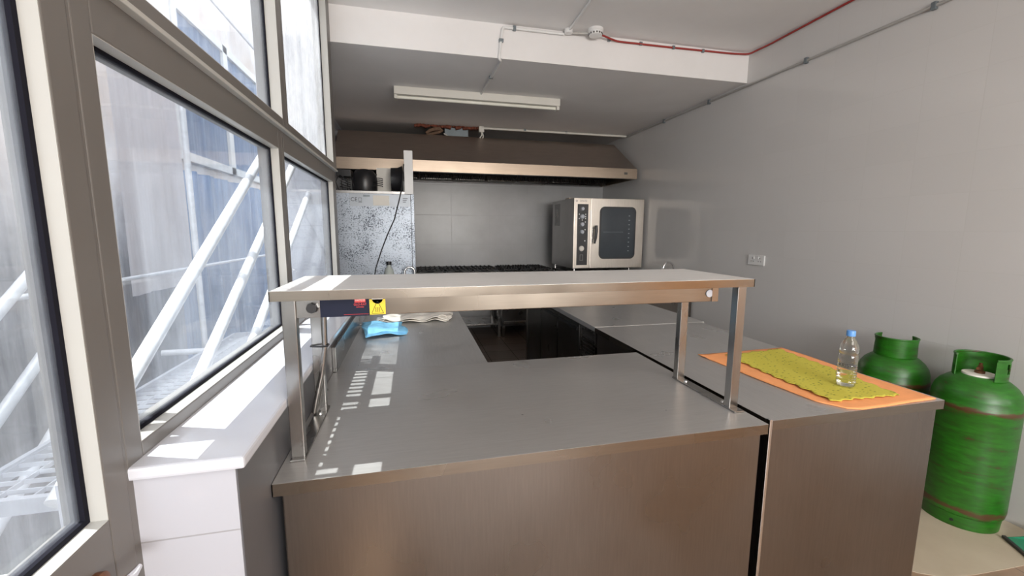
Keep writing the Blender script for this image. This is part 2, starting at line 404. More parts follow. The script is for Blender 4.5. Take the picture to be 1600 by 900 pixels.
# glazed door towards the yard, left of the low wall
d = bpy.data.objects.new('door_1', None); COL.objects.link(d); d.location = (XI, .9, 0); d['kind'] = 'structure'
f = MB(); x0, x1 = XI - .07, XI
dy0, dy1, dz1 = -.30, .912, 2.13
f.box((x0, .855, 0), (x1, dy1, dz1), .003); f.box((x0, dy0, 0), (x1, dy0 + .06, dz1), .003)
f.box((x0, dy0 + .06, .86), (x1, .855, 1.022), .003); f.box((x0, dy0 + .06, 2.05), (x1, .855, dz1), .003); f.box((x0, dy0 + .06, 0), (x1, .855, .12), .003)
f.build('door_leaf', M['alu'], d)
MB().box((x0 + .02, dy0 + .06, .12), (x1 - .015, .855, .86)).build('lower_panel', M['alu'], d)
q = MB(); frame4(q, 'x', XI - .030, XI - .001, dy0 + .06, .855, 1.022, 2.05, .0015, 0); q.build('lit_reveal_lining', M['lit_reveal'], d)  # pale lining paints the lit reveal of the door
g = MB(); frame4(g, 'x', XI - .050, XI - .028, dy0 + .06, .855, 1.022, 2.05, .012, 0); g.build('gasket', M['rubber'], d)
MB().box((XI - .042, dy0 + .07, 1.03), (XI - .036, .845, 2.04)).build('pane', M['glass_door'], d)
h = MB(); h.lathe([(0, .0), (.022, 0), (.022, .012), (.012, .018), (.009, .05), (0, .05)], (XI, .80, .935), 20, 'x')
hd = h.build('door_handle', M['brown'], d, smooth=True)
MB().tube([(XI + .045, .80, .935), (XI + .047, .82, .933), (XI + .044, .842, .930)], [.009, .008, .005], 10).build('lever', M['chrome'], hd, smooth=True)
struct(MB().box((XI - .07, .912, 0), (XI - .001, .93, 3.3)).build('trim_3', M['alu'], keep=True))
struct(MB().box((XI - .07, YR, 2.135), (XI, .912, 3.3)).build('trim_4', M['alu'], keep=True))

# ------------------------------------------------------------------ counters
def counter(name, label, x0, x1, y0, y1, top='top', side='side', z=.9, lip=.034, solid_front=True, inset=.014, yin=None):
    t = thing(name, label, 'counter', ((x0 + x1) / 2, (y0 + y1) / 2, 0))
    MB().box((x0 + .001, y0 + .001, z - .004), (x1 - .001, y1 - .001, z + .0004), 0).build('worktop', M[top], t)
    m = MB()
    m.box((x0, y0, z - lip), (x1, y0 + .0025, z), 0); m.box((x0, y1 - .0025, z - lip), (x1, y1, z)); m.box((x0, y0, z - lip), (x0 + .0025, y1, z)); m.box((x1 - .0025, y0, z - lip), (x1, y1, z))
    m.build('edge', M['glip'], t)
    return t
ta = counter('counter', 'wide stainless steel serving counter in the foreground, carrying the heated shelf', -.368, 1.166, 1.115, 1.992)
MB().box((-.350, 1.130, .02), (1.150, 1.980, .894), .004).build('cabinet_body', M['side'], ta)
rm = MB()
for px_, py_ in ((-.343, 1.128), ): rm.lathe([(0, 0), (.006, 0), (.006, .003), (0, .003)], (px_ + .0, py_, .872), 10, 'y')
rm.build('rivet', M['dark'], ta, smooth=True)
tb = counter('counter', 'long stainless steel counter beside the gas cylinders, with the orange cloth on it', 1.192, 2.012, 1.135, 2.580, 'top_y')
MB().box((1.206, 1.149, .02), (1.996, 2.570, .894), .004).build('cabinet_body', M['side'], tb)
MB().box((1.188, 1.133, .03), (1.200, 1.150, .905), .002).build('corner_strip', M['chrome'], tb)
# undercounter fridge row
tc_ = thing('undercounter_fridge', 'stainless undercounter fridge with dark doors, behind the cloth-covered counter', 'fridge', (1.62, 3.48, 0))
m = MB().box((1.194, 2.586, .868), (2.050, 4.392, .902), .002); m.build('worktop', M['top_y'], tc_)
MB().box((1.235, 2.60, .08), (2.040, 4.38, .868)).build('cabinet_body', M['dark'], tc_)
for a, b in ((2.90, 3.37), (3.39, 3.86), (3.88, 4.34)):
    dm = MB().box((1.212, a, .12), (1.234, b, .85), .004).build('door', M['dark'], tc_)
    MB().box((1.203, a + .03, .80), (1.212, b - .03, .825), .002).build('door_handle', M['black'], dm)
gm = MB()
frame4(gm, 'x', 1.214, 1.234, 2.615, 2.885, .12, .85, .012)
for k in range(22): gm.box((1.216, 2.65, .20 + k * .027), (1.232, 2.85, .212 + k * .027))
gm.build('compressor_grille', M['post'], tc_)
MB().box((1.205, 4.345, .08), (1.235, 4.392, .868), .003).build('corner_post', M['side'], tc_)
for (a, b) in ((1.26, 2.64), (1.26, 4.34), (2.0, 2.64), (2.0, 4.34)): MB().lathe([(0, 0), (.02, 0), (.02, .08), (0, .08)], (a, b, 0), 12).build('foot', M['black'], tc_)
# left bench with upstand
td = thing('work_bench', 'low-backed stainless bench along the window sill with the blue cloth on it', 'bench', (0, 2.95, 0))
m = MB().box((-.362, 1.998, .862), (.352, 3.90, .898), .002); m.build('worktop', M['top_y'], td)
m = MB().box((-.368, 1.998, .898), (-.352, 3.90, 1.018), .001); m.build('upstand', M['post'], td)
for (a, b) in ((-.33, 2.03), (.31, 2.03), (-.33, 3.86), (.31, 3.86)): MB().box((a - .018, b - .018, 0), (a + .018, b + .018, .862), .002).build('leg', M['post'], td)
MB().box((-.34, 2.05, .22), (.32, 3.85, .25), .003).build('undershelf', M['post'], td)
# sink at the end of the bench
te = thing('sink_unit', 'stainless sink unit in front of the tall zinc-sided fridge', 'sink', (0, 4.2, 0))
m = MB()
m.box((-.36, 3.905, .86), (.352, 4.0, .9)); m.box((-.36, 4.42, .86), (.352, 4.56, .9)); m.box((-.36, 4.0, .86), (-.25, 4.42, .9)); m.box((.25, 4.0, .86), (.352, 4.42, .9))
m.build('worktop', M['top_y'], te)
m = MB(); m.box((-.25, 4.0, .68), (.25, 4.42, .685)); m.box((-.255, 4.0, .68), (-.25, 4.42, .9)); m.box((.25, 4.0, .68), (.255, 4.42, .9)); m.box((-.25, 3.995, .68), (.25, 4.0, .9)); m.box((-.25, 4.42, .68), (.25, 4.425, .9))
m.build('basin', M['post'], te)
for (a, b) in ((-.33, 3.94), (.31, 3.94), (-.33, 4.53), (.31, 4.53)): MB().box((a - .018, b - .018, 0), (a + .018, b + .018, .86)).build('leg', M['post'], te)
def tap(name, label, x, y, z0, h_, reach, dirx, parent_none=True, r=.012):
    t = thing(name, label, 'tap', (x, y, z0))
    pts = [(x, y, z0), (x, y, z0 + h_ - reach / 2)]
    for k in range(1, 10):
        a = PI * k / 9
        pts.append((x + dirx * reach / 2 * (1 - math.cos(a)), y, z0 + h_ - reach / 2 + reach / 2 * math.sin(a)))
    pts.append((x + dirx * reach, y, z0 + h_ - reach / 2 - .03))
    MB().tube(pts, r, 12).build('spout', M['chrome'], t, smooth=True)
    MB().lathe([(0, 0), (.026, 0), (.026, .01), (.018, .03), (.018, .05), (0, .05)], (x, y, z0), 18).build('base', M['chrome'], t, smooth=True)
    MB().tube([(x, y - .018, z0 + .035), (x + .02 * dirx, y - .075, z0 + .06)], [.007, .005], 8).build('lever', M['chrome'], t, smooth=True)
    return t
tap('faucet', 'curved chrome swan-neck tap in front of the tall fridge', .02, 4.47, .9, .27, .10, -1)
bt = thing('soap_bottle', 'grey pump bottle with black cap in front of the tall fridge', 'bottle', (-.235, 4.48, .9))
MB().lathe([(0, 0), (.045, 0), (.05, .01), (.05, .2), (.04, .25), (.018, .28), (.018, .30), (0, .30)], (-.235, 4.48, .9), 20).build('body', M['soap'], bt, smooth=True)
MB().lathe([(0, .295), (.026, .295), (.026, .33), (0, .33)], (-.235, 4.48, .9), 16).build('cap', M['black'], bt, smooth=True)

# right hand sink by the wall
tf = thing('sink_unit', 'stainless sink unit by the tiled wall, beyond the long counter', 'sink', (2.60, 4.55, 0))
m = MB(); m.box((2.12, 4.10, .86), (3.08, 4.25, .9)); m.box((2.12, 4.62, .86), (3.08, 4.85, .9)); m.box((2.12, 4.25, .86), (2.35, 4.62, .9)); m.box((2.90, 4.25, .86), (3.08, 4.62, .9))
m.box((2.12, 4.82, .9), (3.08, 4.85, .95)); m.build('worktop', M['top'], tf)
m = MB(); m.box((2.12, 4.12, .58), (3.08, 4.14, .86)); m.build('apron', M['side'], tf)
m = MB(); m.box((2.35, 4.25, .64), (2.90, 4.62, .645)); m.box((2.345, 4.25, .64), (2.35, 4.62, .9)); m.box((2.9, 4.25, .64), (2.905, 4.62, .9)); m.box((2.35, 4.245, .64), (2.9, 4.25, .9)); m.box((2.35, 4.62, .64), (2.9, 4.625, .9)); m.build('basin', M['post'], tf)
for (a, b) in ((2.15, 4.17), (3.05, 4.17), (2.15, 4.81), (3.05, 4.81)): MB().box((a - .018, b - .018, 0), (a + .018, b + .018, .86)).build('leg', M['post'], tf)
tap('faucet', 'curved chrome tap against the right-hand tiled wall, near the oven', 3.03, 4.42, .9, .285, .14, -1)

# ------------------------------------------------------------------ heated gantry shelf
tg = thing('heated_shelf', 'raised stainless heated shelf on four posts spanning the foreground counter', 'shelf', (.39, 1.40, .9))
gy0, gy1 = 1.205, 1.600
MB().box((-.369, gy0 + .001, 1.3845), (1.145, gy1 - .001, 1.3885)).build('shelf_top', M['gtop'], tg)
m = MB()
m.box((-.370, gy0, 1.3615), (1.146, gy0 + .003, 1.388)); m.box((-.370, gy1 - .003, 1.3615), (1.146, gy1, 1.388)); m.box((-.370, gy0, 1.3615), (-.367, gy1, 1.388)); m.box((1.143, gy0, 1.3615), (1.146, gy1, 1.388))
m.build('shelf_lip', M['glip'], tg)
for (a, b) in ((-.348, 1.226), (-.348, 1.540), (1.118, 1.246), (1.118, 1.560)):
    MB().box((a, b, .906), (a + .036, b + .030, 1.362), .0025).build('post', M['post'], tg)
for a in (-.350, 1.116):
    rl = MB().box((a, 1.215, .9005), (a + .040, 1.595, .907), .001).build('foot_rail', M['post'], tg)
    for b in (1.300, 1.525): MB().lathe([(0, 0), (.008, 0), (.007, .004), (0, .005)], (a + .020, b, .907), 12).build('screw', M['chrome'], rl, smooth=True)
lm = thing('heat_lamp_housing', None, None, (.36, 1.4, 1.31)); lm.parent = tg; lm.location = Vector((.36, 1.4, 1.31)) - tg.location
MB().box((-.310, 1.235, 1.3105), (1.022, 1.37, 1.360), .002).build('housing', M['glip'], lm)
MB().box((-.312, 1.232, 1.3095), (-.251, 1.240, 1.359), .001).build('control_panel', M['post'], lm)
MB().lathe([(0, -.018), (.0135, -.018), (.0155, -.008), (.0155, 0), (0, 0)], (-.270, 1.232, 1.338), 8, 'y').build('control_knob', M['black'], lm)
MB().box((-.251, 1.231, 1.3095), (-.1225, 1.2345, 1.359), 0).build('name_plate', plain('navy plate', (.008, .011, .028), .6, 0, .05, 8, .2), lm)
MB().box((-.1605, 1.2300, 1.348), (-.1315, 1.2312, 1.3605)).build('red_badge', M['red'], lm)
text('HATCO', .0085, M['sticker'], lm, (-.146, 1.2296, 1.3545), sx=.9)
text('GLO-RAY', .0095, M['red'], lm, (-.1460, 1.2304, 1.3425), sx=.85)
text('INFRARED', .005, M['red'], lm, (-.1460, 1.2304, 1.335), sx=.9)
MB().box((-.19, 1.2302, 1.3145), (-.124, 1.2306, 1.3152)).build('red_stripe', M['red'], lm)
MB().box((-.121, 1.2315, 1.312), (-.078, 1.2345, 1.3555)).build('warning_sticker', M['yellowcap'], lm)
m = MB()   # triangle with three heat waves
ty = 1.2305
P3 = [(-.1155, 1.3155), (-.0835, 1.3155), (-.0995, 1.3515)]
for k in range(3):
    a, b = P3[k], P3[(k + 1) % 3]; m.tube([(a[0], ty, a[1]), (b[0], ty, b[1])], .0007, 6)
for k in (-1, 0, 1):
    m.tube([(-.0995 + k * .005 + .0014 * math.sin(t * 4.5), ty, 1.319 + t * .0045) for t in [0, .5, 1, 1.5, 2, 2.5, 3]], .0007, 6)
m.build('heat_symbol', M['black'], lm)
MB().lathe([(0, -.002), (.015, -.002), (.015, 0), (0, 0)], (-.0995, 1.2335, 1.3575), 20, 'y').build('round_badge', M['sticker'], lm)
MB().lathe([(0, -.003), (.013, -.003), (.013, 0), (0, 0)], (.990, 1.2345, 1.339), 20, 'y').build('round_badge', M['knobw'], lm)
MB().box((1.000, 1.231, 1.3105), (1.024, 1.245, 1.36)).build('end_cap', M['post'], lm)
for xx in (.20, .46): MB().lathe([(0, -.004), (.012, -.004), (.012, 0), (0, 0)], (xx, 1.30, 1.3105), 14).build('screw', M['chrome'], lm)
# cable conduit strapped to the rear left post
MB().tube([(-.292, 1.50, 1.33), (-.300, 1.527, 1.25), (-.303, 1.530, 1.15), (-.318, 1.523, 1.05), (-.340, 1.52, .96), (-.350, 1.525, .915)], .0085, 10).build('cable_conduit', M['post'], tg, smooth=True)
m = MB(); m.tube([(-.350, 1.534, 1.150), (-.312, 1.518, 1.151), (-.292, 1.520, 1.152), (-.292, 1.540, 1.152), (-.310, 1.572, 1.152), (-.350, 1.572, 1.150), (-.350, 1.534, 1.150)], .003, 6); m.build('cable_tie', M['black'], tg)

# ------------------------------------------------------------------ cloths and bottle
def quad(P, u, v):
    a, b, c, d_ = [Vector(p) for p in P]; return (a * (1 - u) + b * u) * (1 - v) + (d_ * (1 - u) + c * u) * v
def orange(u, v):   # u across, v from back to front
    p = quad([(1.453, 1.865, 0), (2.006, 1.885, 0), (1.985, 1.150, 0), (1.500, 1.128, 0)], u, v)
    z = .9050 + .0012 * math.sin(7 * u + 3 * v) ** 2
    if u < .1 and v < .1: z += .004 * (1 - u / .1)
    x, y = p.x, p.y
    rc = .10   # round the near left corner
    if v > .86 and u < .2: 
        k = ((v - .86) / .14) * ((.2 - u) / .2); x += .05 * k; y += .028 * k
    return Vector((x + .004 * math.sin(9 * v), y, z))
oc = MB().grid(orange, 30, 40).build('table_cloth', M['orange'], smooth=True, solid=.0035); tag(oc, 'orange cloth spread on the long counter, under the yellow one', 'cloth')
def yel(u, v):
    p = quad([(1.575, 1.81, 0), (1.955, 1.845, 0), (1.870, 1.195, 0), (1.545, 1.205, 0)], u, v)
    e = .005 * math.sin(u * 40 + 1) * (1 if v > .97 or v < .03 else 0); f_ = .007 * math.sin(v * 55) * (1 if u > .97 or u < .03 else 0)
    z = .9115 + .0015 * (math.sin(16 * u + 9 * v) + 1) + 0
    return Vector((p.x + f_, p.y + e, z))
yc = MB().grid(yel, 44, 60).build('dish_cloth', M['yellow'], smooth=True, solid=.002); tag(yc, 'yellow patterned cloth with scalloped edge lying on the orange cloth', 'cloth')
bo = thing('water_bottle', 'clear plastic water bottle with blue cap standing on the yellow cloth', 'bottle', (1.745, 1.318, .916))
c = (1.745, 1.318, .916)
prof = [(0, .004), (.02, 0), (.031, .003), (.034, .012)]
for k in range(1, 8): prof += [(.0345, .012 + k * .011), (.0325, .017 + k * .011)]
prof += [(.034, .105), (.034, .13), (.031, .137), (.034, .144), (.034, .155), (.031, .172), (.022, .192), (.014, .203), (.0125, .208), (.0125, .222), (0, .222)]
MB().lathe(prof, c, 32).build('body', M['pet'], bo, smooth=True)
MB().lathe([(0, .006), (.03, .006), (.0318, .02), (.0318, .058), (0, .058)], c, 28).build('water', M['water'], bo, smooth=True)
cp = MB().lathe([(0, .234), (.0145, .234), (.0155, .230), (.0155, .212), (.0145, .211), (0, .211)], c, 24).build('cap', M['bluecap'], bo, smooth=True)
ang = math.atan2(-c[1], -c[0])
text('KRISTAL', .021, plain('label print', (.05, .05, .06), .5), bo, (c[0], c[1], c[2] + .092), bend=(.0352, ang + .1), sx=.9)

def blue(u, v):
    p = quad([(-.345, 2.92, 0), (-.10, 2.94, 0), (-.045, 2.64, 0), (-.285, 2.585, 0)], u, v)
    return Vector((p.x, p.y, .917 + .006 * math.sin(5 * u) + .014 * (1 - abs(2 * v - 1)) + .005 * math.sin(11 * v + 6 * u)))
bc = MB()
for k in range(3):
    bc.grid(lambda u, v, k=k: blue(u, v) + Vector((.006 * k * math.sin(9 * v), .004 * k, .006 * k + .002 * math.sin(14 * u + k))), 16, 16)
bcl = bc.build('folded_cloth', M['bluecloth'], smooth=True, solid=.0035); tag(bcl, 'light blue folded cloth lying on the bench by the sill', 'cloth')
def tw(u, v):
    p = quad([(-.19, 3.27, 0), (.29, 3.26, 0), (.25, 2.99, 0), (-.24, 2.99, 0)], u, v)
    return Vector((p.x + .012 * math.sin(12 * v), p.y + .012 * math.sin(25 * u) * v, .905 + .012 * math.sin(9 * u + 4 * v) ** 2 * (.3 + v)))
tm = MB(); tm.grid(tw, 30, 14); tm.grid(lambda u, v: tw(u, v) + Vector((0, .004, .013 + .004 * math.sin(17 * u))), 30, 14)
tm.tube([(.20 + .03 * math.cos(a), 3.03, .925 + .016 * math.sin(a)) for a in [k * PI / 6 for k in range(13)]], .004, 8)
two = tm.build('kitchen_towel', M['towel'], smooth=True, solid=.003); tag(two, 'cream crumpled towel on the bench, behind the light blue cloth', 'towel')

# ------------------------------------------------------------------ gas cylinders
def cyl(label, x, y, rot, plate=True):
    t = thing('gas_cylinder', label, 'gas cylinder', (0, 0, 0), 'green gas cylinders'); R_ = .172
    prof = [(.02, .045), (.14, .05), (R_ - .004, .075), (R_, .10), (R_, .40), (R_, .632), (R_ + .003, .638), (R_ + .003, .656), (R_, .662), (R_ - .002, .695), (R_ - .010, .727), (R_ - .028, .757), (R_ - .055, .782), (.09, .799), (.05, .806), (0, .808)]
    MB().lathe(prof, (0, 0, 0), 48).build('body', M['gas'], t, smooth=True)
    m = MB().lathe([(.150, .0), (.156, .0), (.160, .055), (.160, .085), (.154, .085), (.154, .055), (.150, 0)], (0, 0, 0), 40); m.build('foot_ring', M['gas'], t, smooth=True)
    # collar: ring with a wide opening in front and two hand holes
    m = MB(); n = 72; a0, a1 = rot + math.radians(46), rot + math.radians(314)
    Z = [.795, .835, .862, .888, .905]; inn, out = [], []
    vv = {}
    for i in range(n + 1):
        a = a0 + (a1 - a0) * i / n
        for j, z in enumerate(Z):
            for q, rr in enumerate((.098, .1025)):
                vv[i, j, q] = m.bm.verts.new((rr * math.cos(a), rr * math.sin(a), z))
    def solid(i, j):
        if i < 0 or i >= n or j < 0 or j >= 4: return False
        fr = i / n
        if j in (2,) and (.10 < fr < .22 or .78 < fr < .90): return False
        if j in (1,) and (.12 < fr < .20 or .80 < fr < .88): return False
        return True
    for i in range(n):
        for j in range(4):
            if not solid(i, j): continue
            m.bm.faces.new((vv[i, j, 1], vv[i + 1, j, 1], vv[i + 1, j + 1, 1], vv[i, j + 1, 1]))
            m.bm.faces.new((vv[i, j, 0], vv[i, j + 1, 0], vv[i + 1, j + 1, 0], vv[i + 1, j, 0]))
            if not solid(i, j + 1): m.bm.faces.new((vv[i, j + 1, 0], vv[i, j + 1, 1], vv[i + 1, j + 1, 1], vv[i + 1, j + 1, 0]))
            if not solid(i, j - 1): m.bm.faces.new((vv[i, j, 1], vv[i, j, 0], vv[i + 1, j, 0], vv[i + 1, j, 1]))
            if not solid(i - 1, j): m.bm.faces.new((vv[i, j, 0], vv[i, j, 1], vv[i, j + 1, 1], vv[i, j + 1, 0]))
            if not solid(i + 1, j): m.bm.faces.new((vv[i + 1, j, 1], vv[i + 1, j, 0], vv[i + 1, j + 1, 0], vv[i + 1, j + 1, 1]))
    m.tube([(.1005 * math.cos(a0 + (a1 - a0) * i / n), .1005 * math.sin(a0 + (a1 - a0) * i / n), .906) for i in range(n + 1)], .0055, 8)
    m.build('collar', M['gas'], t, smooth=True)
    MB().lathe([(0, .807), (.068, .803), (.066, .811), (0, .813)], (0, 0, 0), 28).build('valve_plate', M['sticker'], t, smooth=True)
    v = MB().lathe([(0, .812), (.020, .812), (.020, .824), (.011, .828), (.011, .85), (.007, .852), (.007, .866), (0, .866)], (0, 0, 0), 16); v.tube([(0, 0, .84), (.03 * math.cos(rot), .03 * math.sin(rot), .84)], .008, 8)
    v.build('valve', M['brown'], t, smooth=True)
    hm = MB()
    for k in range(4): hm.lathe([(0, 0), (.007, 0), (.007, .002), (0, .002)], (.1605, 0, .03), 12, 'x')
    hm = MB(); a = math.atan2(-y, -x) - .1; hm.lathe([(0, .1585), (.008, .1585), (.008, .1605), (0, .1605)], (0, 0, .035), 12, 'x')
    o = hm.build('drain_hole', M['black'], t); o.rotation_euler.z = a
    t.location = (x, y, 0.004)
    return t
cam_dir = lambda x, y: math.atan2(-y, -x)
cyl('green gas cylinder with rusty seams nearest the camera, its collar opening to the front', 2.900, 1.512, cam_dir(2.9, 1.512) - .25)
cyl('green gas cylinder farther back, half hidden behind the long counter', 2.900, 1.915, cam_dir(2.9, 1.915) + PI + .0)
fm = MB(); poly = [(2.02, 1.19)] + [(2.10 + .085 * math.cos(a), 1.205 + .0 + .03 * math.sin(a)) for a in []] + [(2.13, 1.20), (2.2, 1.262), (2.28, 1.225), (2.42, 1.185), (2.62, 1.172), (XR - .005, 1.160), (XR - .005, 2.6), (2.02, 2.6)]
poly = [(2.02, 1.30), (2.19, 1.282), (2.22, 1.255), (2.30, 1.215), (2.45, 1.19), (2.65, 1.18), (XR - .005, 1.165), (XR - .005, 2.6), (2.02, 2.6)]
fm.prism(poly, 'z', .0005, .0035); fo = fm.build('floor_mat', M['mat']); tag(fo, 'beige vinyl sheet on the brown floor under the green gas cylinders', 'mat')
dp = thing('dustpan', 'green plastic dustpan with black lip beside the nearest gas cylinder', 'dustpan', (2.94, 1.14, .0))
m = MB(); m.prism([(0, .004), (.22, .012), (.22, .08), (.215, .08), (.212, .02), (0, .008)], 'y', 0, .18)
m.prism([(0, .004), (.22, .01), (.22, .08), (.06, .02)], 'y', -.003, 0.001); m.prism([(0, .004), (.22, .01), (.22, .08), (.06, .02)], 'y', .179, .183)
for v in m.bm.verts: v.co = Matrix.Rotation(math.radians(-30), 3, 'Z') @ v.co + Vector((2.812, 1.165, .005))
m.build('pan', M['green_pan'], dp)
m = MB().box((-.008, -.003, .001), (.006, .183, .014))
for v in m.bm.verts: v.co = Matrix.Rotation(math.radians(-30), 3, 'Z') @ v.co + Vector((2.812, 1.165, .005))
m.build('lip', M['black'], dp)

# ------------------------------------------------------------------ tall fridge (side towards us)
fr = thing('upright_fridge', 'tall fridge with speckled zinc side and compressor on top, by the windows', 'fridge', (-.36, 4.95, 0))
MB().box((-.745, 4.60, .08), (.0, 5.28, 1.918), .003).build('cabinet_side', M['galv'], fr)
MB().box((.002, 4.597, .10), (.034, 5.285, 1.92), .003).build('door', M['galv'], fr)
MB().box((-.058, 4.592, 1.92), (.030, 5.285, 2.36), .003).build('fascia', M['white'], fr)
MB().box((-.745, 4.60, 1.918), (-.05, 5.28, 1.945), .002).build('top_tray', M['ovens'], fr)
cmr = MB().lathe([(0, .0), (.12, .0), (.128, .02), (.13, .12), (.122, .18), (.09, .225), (.04, .24), (0, .243)], (-.47, 4.82, 1.945), 32).build('compressor', M['black'], fr, smooth=True)
MB().box((-.74, 4.75, 2.10), (-.60, 4.95, 2.17), .004).build('relay_box', M['black'], fr)
MB().box((-.36, 5.0, 1.945), (-.12, 5.03, 2.23)).build('condenser_panel', M['sticker'], fr)
m = MB().lathe([(.10, 0), (.125, 0), (.13, .07), (.15, .12), (.145, .12), (.10, .02)], (0, 0, 0), 28, 'x')
for v in m.bm.verts: v.co += Vector((-.20, 4.86, 2.09))
m.build('fan_shroud', M['black'], fr, smooth=True)
wm = MB(); random.seed(3)
for k in range(9):
    x0 = -.72 + .04 * k; wm.tube([(x0, 4.75, 1.95), (x0 + .05 * random.uniform(-1, 1), 4.74, 2.04), (x0 + .08 * random.uniform(-1, 1), 4.77, 2.13)], .004, 6)
for k in range(5): wm.tube([(-.70, 4.70, 1.99 + .03 * k), (-.66, 4.69, 1.98 + .025 * k), (-.60, 4.72, 1.97 + .02 * k)], .004, 6)
for k in range(5): wm.tube([(-.34 + .06 * math.cos(a), 4.72 + k * .008, 2.0 + .02 * k + .012 * math.sin(a)) for a in [j * PI / 5 for j in range(6)]], .005, 6)
wm.build('wiring', M['black'], fr)
wm = MB().tube([(-.06, 4.585, 2.22), (-.075, 4.58, 2.08), (-.095, 4.585, 1.94), (-.115, 4.588, 1.86), (-.17, 4.59, 1.66), (-.245, 4.59, 1.50), (-.31, 4.59, 1.34), (-.375, 4.59, 1.15), (-.41, 4.59, .95)], .006, 8)
wm.build('power_cable', M['black'], fr, smooth=True)
MB().box((-.60, 4.5990, 1.79), (-.005, 4.6, 1.915)).build('header_strip', plain('pale zinc strip', (.42, .46, .51), .4, .2), fr)
text('CE', .055, M['black'], fr, (-.560, 4.5985, 1.855), sx=1.0)
m = MB(); frame4(m, 'y', 4.598, 4.5995, -.515, -.485, 1.84, 1.875, .003, 0); m.box((-.518, 4.598, 1.828), (-.482, 4.5995, 1.834)); m.build('bin_symbol', M['black'], fr)
MB().box((-.47, 4.597, 1.885), (-.405, 4.6, 1.905)).build('rating_plate', M['foil'], fr)
MB().box((-.375, 4.5965, 1.80), (-.215, 4.6, 1.90)).build('paper_label', M['sticker'], fr)
m = MB()
for k, w in enumerate((.05, .04, .03)): m.box((-.08, 4.598, 1.87 - k * .018), (-.08 + w, 4.5995, 1.878 - k * .018))
m.build('printed_lines', M['black'], fr)
for (a, b) in ((-.70, 4.65), (-.05, 4.65), (-.70, 5.23), (-.05, 5.23)): MB().lathe([(0, 0), (.022, 0), (.022, .08), (0, .08)], (a, b, 0), 12).build('foot', M['black'], fr)

# ------------------------------------------------------------------ extractor hood
hx0, hx1 = -.86, 3.045
ho = thing('extractor_hood', 'long brown-grey steel extractor hood running along the back wall', 'extractor hood', (1.1, 6.0, 2.25))
m = MB(); B = m.bm
def V(*p): return B.verts.new(p)
lo = [V(hx0, 5.40, 2.392), V(hx1, 5.40, 2.392), V(hx1, 6.57, 2.392), V(hx0, 6.57, 2.392)]
hi = [V(hx0, 5.83, 2.79), V(2.90, 5.83, 2.79), V(2.90, 6.57, 2.79), V(hx0, 6.57, 2.79)]
for k in range(4): B.faces.new((lo[k], lo[(k + 1) % 4], hi[(k + 1) % 4], hi[k]))
B.faces.new(hi); m.build('canopy', M['hood'], ho)
m = MB(); m.box((hx0, 5.395, 2.262), (hx1, 5.403, 2.396), .001); m.box((hx1 - .008, 5.40, 2.262), (hx1, 6.57, 2.396)); m.box((hx0, 5.40, 2.262), (hx0 + .008, 6.57, 2.396)); m.build('lip', M['lip'], ho)
m = MB(); m.box((hx0 + .01, 5.405, 2.262), (hx1 - .01, 5.46, 2.270)); m.box((hx0 + .01, 6.46, 2.262), (hx1 - .01, 6.56, 2.27)); m.build('gutter', M['dark'], ho)
MB().box((2.85, 5.391, 2.315), (2.90, 5.396, 2.345), .002).build('badge', M['dark'], ho)
for k in range(8):
    a = hx0 + .03 + k * .482; b = a + .47
    m = MB(); frame4(m, 'y', 0, .02, a, b, 0, .36, .015, 0)
    n = 14
    for j in range(n):
        x_ = a + .02 + (b - a - .04) * (j + .5) / n
        m.box((x_ - .009, -.004, .015), (x_ + .009, .012, .345))
    for v in m.bm.verts: v.co = Matrix.Rotation(math.radians(-32), 3, 'X') @ v.co + Vector((0, 6.26, 2.27))
    m.build('grease_filter', M['post'], ho)
    MB().box((a, 6.30, 2.28), (b, 6.32, 2.56)).build('filter_backing', M['iron'], ho)
# duct, loose insulation and broken plaster above the hood
t = MB().box((.468, 5.92, 2.792), (.785, 6.5, 2.925), .004).build('duct', M['foil']); tag(t, 'silver box duct sitting above the extractor hood', 'duct')
m = MB()
for k in range(26):
    x_ = .10 + .034 * k + random.uniform(-.01, .01); s_ = random.uniform(.015, .035)
    m.box((x_ - s_, 5.86 + random.uniform(-.02, .02), CL - s_ * 1.1), (x_ + s_, 5.92, CL - .002), .004, Matrix.Rotation(random.uniform(-.3, .3), 3, 'Y'))
t = m.build('broken_plaster', M['brick']); tag(t, 'ragged reddish broken plaster edge in the ceiling above the duct', 'plaster', kind='stuff')
m = MB().tube([(.22, 5.86, 2.815), (.27, 5.86, 2.85), (.33, 5.87, 2.875), (.40, 5.88, 2.885), (.43, 5.88, 2.865), (.40, 5.87, 2.84), (.33, 5.86, 2.82), (.27, 5.86, 2.80), (.23, 5.86, 2.80)], [.015, .022, .024, .024, .02, .02, .02, .018, .012], 10)
t = m.build('insulation_roll', M['foam'], smooth=True); tag(t, 'torn brown insulation hanging beside the silver duct', 'insulation')

